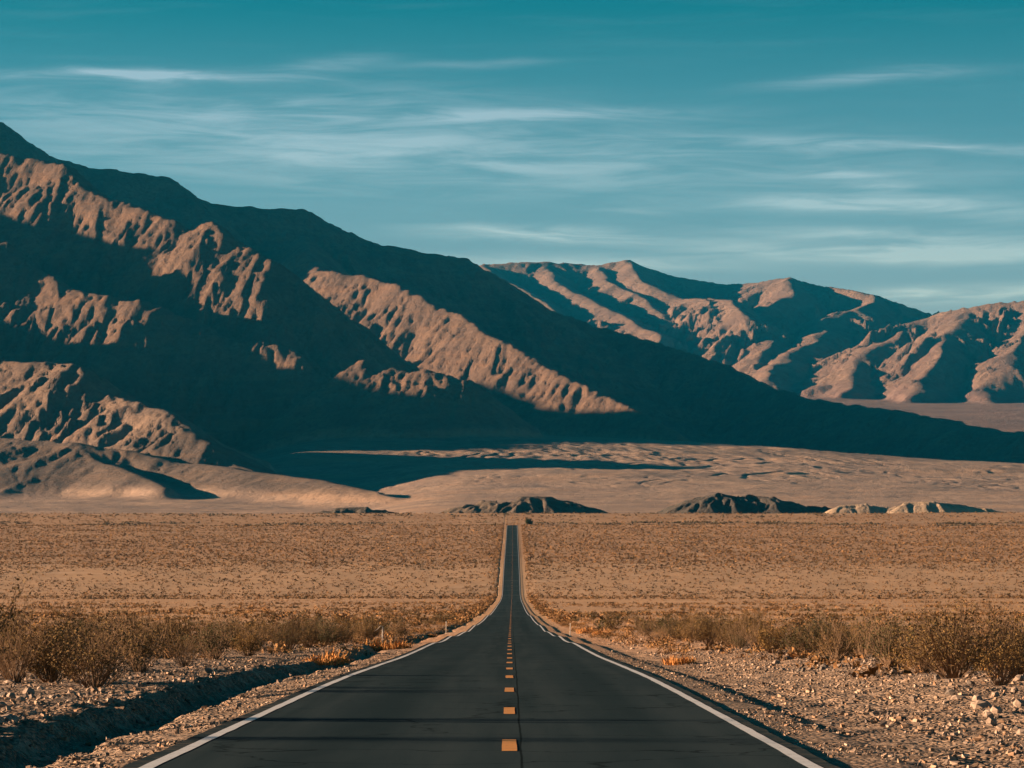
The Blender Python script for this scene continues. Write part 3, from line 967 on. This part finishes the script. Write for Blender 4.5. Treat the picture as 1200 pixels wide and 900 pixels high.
# green bush at the top of the road
p_ = at(619.5, 608, 2420)
o = link('shrub', SHR[5][0].copy(), None, None) if False else None
o = link('shrub', None, None, (p_[0], 2420, gz(p_[0], 2420) - .1), (0, 0, 1.0), (3.4, 3.4, 3.3))
tag(o, 'single large green bush standing where the road meets the skyline of the plain', 'shrub', 'desert shrubs lining the road')
s = make_shrub(77, 1.3, 70, 9, 8, .09, lean=(3, 86), leaf_from=0)
M_green = flat('green_bush_leaf', (0.042, 0.056, 0.020), var=.4)
link('stems', mesh_np('bush_stems', s[0], s[1], False, [M_stem]), o)
link('leaves', mesh_np('bush_leaves', s[2], s[3], False, [M_green]), o)


# dry grass tufts on the shoulders
def make_tuft(seed, h=.35, n=230, spread=.33):
    R = random.Random(seed)
    V, Fc = [], []
    for i in range(n):
        az = R.uniform(0, 6.2832); r = spread * math.sqrt(R.random())
        c = Vector((math.cos(az) * r, math.sin(az) * r, -.03))
        ln = R.uniform(0, .9)
        a2 = az + R.gauss(0, .8)
        L = h * R.uniform(.5, 1.15) * (1.1 - r / spread * .5)
        tip = c + Vector((math.cos(a2) * math.sin(ln), math.sin(a2) * math.sin(ln), math.cos(ln))) * L
        mid = c.lerp(tip, .55) + Vector((R.gauss(0, .02), R.gauss(0, .02), .03))
        w = Vector((math.cos(a2 + 1.57), math.sin(a2 + 1.57), 0)) * R.uniform(.006, .012)
        b = len(V)
        V.extend([tuple(c - w), tuple(c + w), tuple(mid + w), tuple(mid - w), tuple(tip)])
        Fc.extend([(b, b + 1, b + 2), (b, b + 2, b + 3), (b + 3, b + 2, b + 4)])
    return mesh_np('tuft', np.array(V), np.array(Fc), False, [M_straw])


TUFT = [make_tuft(i) for i in range(4)]
tufts = [(440, 764, 1.35, 'orange dry grass tuft at the foot of the bent white marker'), (466, 760, 1.1, 'orange dry grass tuft right of the bent white marker'),
         (388, 779, 1.2, 'rusty dry grass tuft on the left shoulder before the bent marker'), (374, 784, .8, 'small rusty grass tuft nearest the camera on the left shoulder'),
         (688, 742, 1.5, 'orange grass clump on the right bank behind the marker post'), (705, 744, 1.2, 'orange grass clump right of the marker post'),
         (796, 778, .9, 'low straw tuft beside the right ditch'), (505, 747, 1.0, 'straw tuft on the lip of the left ditch')]
for px, py, s, lab in tufts:
    x, y = base_xy(px, py)
    o = link('grass_tuft', random.choice(TUFT), None, (x, y, gz(x, y)), (0, 0, random.uniform(0, 6)), (s * 1.7, s * 1.7, s * 1.35))
    tag(o, lab, 'grass tuft', 'dry grass tufts on the shoulders')


# ------------------------------------------------------------------ uncountable scrub on the plain
def scatter_tris(P, S, n, size, cols, flatness=.75):
    """tufts of n loose leaf-clump faces, each spread through a dome of radius S"""
    m_ = len(P)
    d = rng.normal(size=(m_, n, 3)); d /= np.linalg.norm(d, axis=2, keepdims=True)
    d[..., 2] = np.abs(d[..., 2])
    r = rng.uniform(.35, 1.0, (m_, n, 1))
    c = P[:, None, :] + d * r * S[:, None, None] * np.array((1.0, 1.0, flatness))
    u = rng.normal(size=(m_, n, 3, 3)); u /= np.linalg.norm(u, axis=3, keepdims=True)
    V = c[:, :, None, :] + u * (S[:, None, None, None] * size) * rng.uniform(.6, 1.3, (m_, n, 1, 1))
    C = np.repeat((cols[:, None, :] * rng.uniform(.75, 1.25, (m_, n, 1)))[:, :, None, :], 3, 2)
    return V.reshape(-1, 3), np.arange(m_ * n * 3).reshape(-1, 3), C.reshape(-1, 3)


def tone_mix(k, cols, sig=.15):
    cols = np.array(cols)
    return cols[rng.integers(0, len(cols), k)] * np.exp(rng.normal(0, sig, (k, 1)))


VV, FF, CC = [], [], []


def add_sc(v, f, c):
    b = sum(len(q) for q in VV)
    VV.append(v); FF.append(f + b); CC.append(c)


def field(k, y0, y1, size, n, fs, cols, clump=None, dens=None, edge=9.0):
    y = rng.uniform(y0, y1, k * 3); x = rng.uniform(-1, 1, k * 3) * (y * .158 + 6)
    keep = np.abs(x - xroad(y)) > edge
    if clump is not None:
        keep &= fbm(x / clump[0], y / clump[1], 2, clump[3] if len(clump) > 3 else 201) > clump[2]
    if dens is not None:
        keep &= rng.random(len(y)) < dens(y)
    x = x[keep][:k]; y = y[keep][:k]
    P = np.stack([x, y, ground_z(x, y)], -1)
    S = rng.uniform(size[0], size[1], len(x))
    add_sc(*scatter_tris(P, S, n, fs, tone_mix(len(x), cols)))


BR = [(0.125, 0.066, 0.025), (0.10, 0.054, 0.020), (0.16, 0.085, 0.034), (0.085, 0.054, 0.020)]
OR = [(0.26, 0.135, 0.05), (0.20, 0.105, 0.042), (0.30, 0.17, 0.07)]
TN = [(0.27, 0.150, 0.062), (0.22, 0.118, 0.047), (0.18, 0.094, 0.036)]
field(1500, 70, 330, (.2, .55), 42, .21, BR + OR + BR, (18, 40, -.2), edge=7.6)
field(2200, 62, 500, (.12, .32), 34, .22, OR + TN, (14, 40, .0))
field(2200, 330, 1000, (.4, .95), 30, .28, BR + TN, (40, 120, -.1))
field(3200, 500, 1290, (.25, .6), 18, .36, OR + TN, (60, 110, -.15), edge=6)
field(10500, 1150, 1600, (.35, 1.0), 8, .5, BR, (70, 30, -.5), edge=6)
field(27000, 1480, 2300, (.5, 1.0), 8, .56, TN + BR, None, dens=lambda y: np.interp(y, [1480, 1620, 2300], [.12, 1, 1]), edge=7)
field(3200, 2300, 2680, (.7, 1.3), 14, .42, TN + BR, None, edge=-1)
field(900, 2385, 2450, (1.0, 1.9), 14, .42, [(0.06, .05, .03), (.08, .062, .034)], (50, 60, .0, 222), edge=6)
field(260, 2560, 2640, (1.0, 1.9), 14, .42, [(0.06, .05, .03), (.08, .062, .034)], (50, 60, .05, 223), edge=-1)
# roadside strips, watered by run-off
for sd in (-1, 1):
    for k, ya, yb, nt, fs, sz in ((420, 125, 500, 70, .13, (.18, .5)), (1300, 420, 2300, 20, .34, (.25, .75))):
        y = np.sort(rng.uniform(ya, yb, k)); o_ = sd * (5.7 + np.abs(rng.normal(0, 2.0, k)))
        x = xroad(y) + o_
        P = np.stack([x, y, ground_z(x, y)], -1)
        S = rng.uniform(sz[0], sz[1], k)
        add_sc(*scatter_tris(P, S, nt, fs, tone_mix(k, OR + BR + TN)))
me = mesh_np('scrub', np.concatenate(VV), np.concatenate(FF), False, [M_scrub], np.concatenate(CC))
tag(link('scrub', me), 'low brown and straw-coloured scrub covering the plain', 'scrub', kind='stuff')

# ------------------------------------------------------------------ rubble
t_ = (1 + 5 ** .5) / 2
ICO_V = np.array([(-1, t_, 0), (1, t_, 0), (-1, -t_, 0), (1, -t_, 0), (0, -1, t_), (0, 1, t_), (0, -1, -t_), (0, 1, -t_), (t_, 0, -1), (t_, 0, 1), (-t_, 0, -1), (-t_, 0, 1)]) / 1.9
ICO_F = np.array([(0, 11, 5), (0, 5, 1), (0, 1, 7), (0, 7, 10), (0, 10, 11), (1, 5, 9), (5, 11, 4), (11, 10, 2), (10, 7, 6), (7, 1, 8), (3, 9, 4), (3, 4, 2), (3, 2, 6), (3, 6, 8), (3, 8, 9), (4, 9, 5), (2, 4, 11), (6, 2, 10), (8, 6, 7), (9, 8, 1)])


BOX_V = np.array([(x_, y_, z_) for z_ in (-1, 1) for y_ in (-1, 1) for x_ in (-1, 1)], float) * .72
BOX_F = np.array([(0, 2, 3), (0, 3, 1), (4, 5, 7), (4, 7, 6), (0, 1, 5), (0, 5, 4), (2, 6, 7), (2, 7, 3), (0, 4, 6), (0, 6, 2), (1, 3, 7), (1, 7, 5)])
OCT_V = np.array([(1, 0, 0), (-1, 0, 0), (0, 1, 0), (0, -1, 0), (0, 0, 1), (0, 0, -1)], float)
OCT_F = np.array([(0, 2, 4), (2, 1, 4), (1, 3, 4), (3, 0, 4), (2, 0, 5), (1, 2, 5), (3, 1, 5), (0, 3, 5)])


def stones(P, S, cols, BV, BF):
    k = len(P); nv = len(BV)
    V = np.repeat(BV[None], k, 0) * rng.uniform(.6, 1.35, (k, nv, 1)) * rng.uniform(.6, 1.3, (k, 1, 3)) * np.array((1, 1, .75))
    V = V + rng.normal(0, .16, (k, nv, 3))
    an = rng.uniform(0, 6.28, k); c, s = np.cos(an)[:, None], np.sin(an)[:, None]
    tl = rng.normal(0, .35, k); ct, st = np.cos(tl)[:, None], np.sin(tl)[:, None]
    x0, z0 = V[..., 0] * ct - V[..., 2] * st, V[..., 0] * st + V[..., 2] * ct
    x = x0 * c - V[..., 1] * s; y = x0 * s + V[..., 1] * c
    V = np.stack([x, y, z0], -1) * S[:, None, None] + P[:, None, :]
    Fc = (BF[None] + (np.arange(k) * nv)[:, None, None]).reshape(-1, 3)
    return V.reshape(-1, 3), Fc, np.repeat(cols[:, None, :], nv, 1).reshape(-1, 3)


STC = [(0.23, 0.165, 0.115), (0.19, 0.135, 0.095), (0.15, 0.115, 0.09), (0.27, 0.205, 0.155), (0.11, 0.088, 0.074), (0.22, 0.14, 0.088)]
VV, FF, CC = [], [], []


def rubble(k, o0, o1, y0, y1, s0, s1, pw=1.6):
    y = y0 + (y1 - y0) * rng.random(k) ** pw
    o_ = rng.uniform(o0, o1, k)
    x = o_ + xroad(y)
    m_ = fbm(x / 2.2, y / 4.5, 3, 301) > -.25
    x, y = x[m_], y[m_]
    S = s0 * (s1 / s0) ** (rng.random(len(x)) ** 2.0)
    P = np.stack([x, y, ground_z(x, y) + S * .12], -1)
    C_ = tone_mix(len(x), STC, .2) * 1.18
    b_ = S > .026
    add_sc(*stones(P[b_], S[b_], C_[b_], BOX_V, BOX_F))
    add_sc(*stones(P[~b_], S[~b_], C_[~b_], OCT_V, OCT_F))


rubble(24000, 5.4, 13.0, 33, 140, .012, .054)
rubble(16000, -12.0, -6.3, 38, 140, .012, .054)
rubble(5200, 3.45, 4.6, 31, 140, .012, .035)
rubble(4200, -5.0, -3.95, 31, 140, .012, .04)
rubble(900, 4.6, 6.0, 31, 120, .02, .06)
rubble(2600, 5.2, 12.0, 125, 260, .025, .09, 1.2)
rubble(2000, -11.0, -6.2, 125, 260, .025, .09, 1.2)
rubble(700, -6.6, -5.0, 33, 120, .02, .08)
me = mesh_np('rubble', np.concatenate(VV), np.concatenate(FF), False, [M_stone], np.concatenate(CC))
tag(link('rubble', me), 'loose tan gravel and broken stone on the road shoulders and banks', 'rubble', kind='stuff')
# the larger stones, one by one
RK = []
for i in range(6):
    Vr = ICO_V * rng.uniform(.82, 1.18, (12, 1)) * rng.uniform(.75, 1.3, (1, 3)) * np.array((1, 1, .8))
    bm_v = np.array(Vr)
    RK.append(mesh_np('rock', bm_v, ICO_F, False, [M_boulder if i % 3 else M_boulderd]))
for i in range(110):
    left = i % 5 < 2
    y = 40 + 62 * random.random() ** 1.3
    x = random.uniform(-10.5, -6.9) if left else random.uniform(6.6, 11.5)
    if abs(x) > y * .15:
        x = math.copysign(max(6.7, y * .15 * random.uniform(.85, 1)), x)
        if abs(x) > y * .15 + .3:
            continue
    s = random.uniform(.05, .10) if i % 9 else random.uniform(.10, .135)
    o = link('rock', random.choice(RK), None, (x, y, gz(x, y) + s * .2), (random.uniform(-.3, .3), random.uniform(-.3, .3), random.uniform(0, 6)), (s, s, s))
    sd = 'left' if left else 'right'
    dist_ = 'nearest the camera' if y < 52 else ('halfway along the bank' if y < 75 else 'at the far end of the bank')
    lab = '%s stone %s, %s, %s of the road' % ('large' if s > .10 else ('fist-sized' if s < .075 else 'middling'), 'below the shrubs' if abs(x) > 8.5 else 'on open rubble', dist_, sd)
    tag(o, lab, 'rock', 'stones on the %s rubble bank' % sd)


# ------------------------------------------------------------------ roadside markers
def tube(name, pts, r, mat, parent, nseg=8):
    V, Fc = [], []
    pts = [Vector(p_) for p_ in pts]
    for i, p_ in enumerate(pts):
        d = (pts[min(i + 1, len(pts) - 1)] - pts[max(i - 1, 0)]).normalized()
        u = d.cross(Vector((0, 1, 0.01))).normalized(); w = d.cross(u)
        for k in range(nseg):
            a = k * 6.28318 / nseg
            V.append(tuple(p_ + u * math.cos(a) * r + w * math.sin(a) * r))
    for i in range(len(pts) - 1):
        for k in range(nseg):
            k2 = (k + 1) % nseg
            Fc.append((i * nseg + k, i * nseg + k2, (i + 1) * nseg + k2, (i + 1) * nseg + k))
    me_ = bpy.data.meshes.new(name)
    me_.from_pydata(V, [], Fc + [tuple(range(nseg))[::-1], tuple(range((len(pts) - 1) * nseg, len(pts) * nseg))])
    me_.materials.append(mat)
    return link(name, me_, parent)


def marker(px, py, h, label, bent=False):
    x, y = base_xy(px, py)
    r = link('marker_post', None, None, (x, y, gz(x, y)))
    tag(r, label, 'marker post', 'roadside marker posts')
    tube('post', [(0, 0, -.2), (0.004, 0, h * .5), (.022, 0, h)] if bent else [(0, 0, -.2), (.01, 0, h)], .030, M_post, r)
    if bent:
        tube('bent_arm', [(.022, 0, h - .004), (.01, 0, h + .035), (-.05, 0, h + .045), (-.11, 0, h + .02), (-.22, 0, h - .10), (-.31, 0, h - .17), (-.36, 0, h - .13)], .013, M_post, r)
    else:
        tube('reflector', [(.005, -.036, h - .13), (.009, -.036, h - .03)], .028, flat('reflector_%d' % px, (.55, .52, .46), .4), r)


marker(448.5, 757, .98, 'bent white marker post with drooping wire arm beside the left ditch', True)
marker(523, 742, .95, 'thin straight marker post farther along the left ditch')
marker(668, 745, .95, 'thin straight marker post on the right shoulder')

# ------------------------------------------------------------------ the air
hz = bpy.data.materials.new('haze_air')
hz.use_nodes = True
ht = hz.node_tree
for n in list(ht.nodes):
    ht.nodes.remove(n)
pv = ht.nodes.new('ShaderNodeVolumePrincipled')
pv.inputs['Color'].default_value = (0.01, 0.52, 1.0, 1.0)
pv.inputs['Density'].default_value = 8.2e-6
pv.inputs['Anisotropy'].default_value = 0.0
ho = ht.nodes.new('ShaderNodeOutputMaterial')
ht.links.new(pv.outputs[0], ho.inputs['Volume'])
hx0, hx1, hy0, hy1, hz0, hz1 = -9000, 9000, -200, 19500, -80, 2300
V = [(x_, y_, z_) for z_ in (hz0, hz1) for y_ in (hy0, hy1) for x_ in (hx0, hx1)]
me = bpy.data.meshes.new('haze')
me.from_pydata(V, [], [(0, 2, 3, 1), (4, 5, 7, 6), (0, 1, 5, 4), (2, 6, 7, 3), (0, 4, 6, 2), (1, 3, 7, 5)])
me.materials.append(hz)
tag(link('haze', me), 'thin blue air over the desert valley', 'haze', kind='stuff')
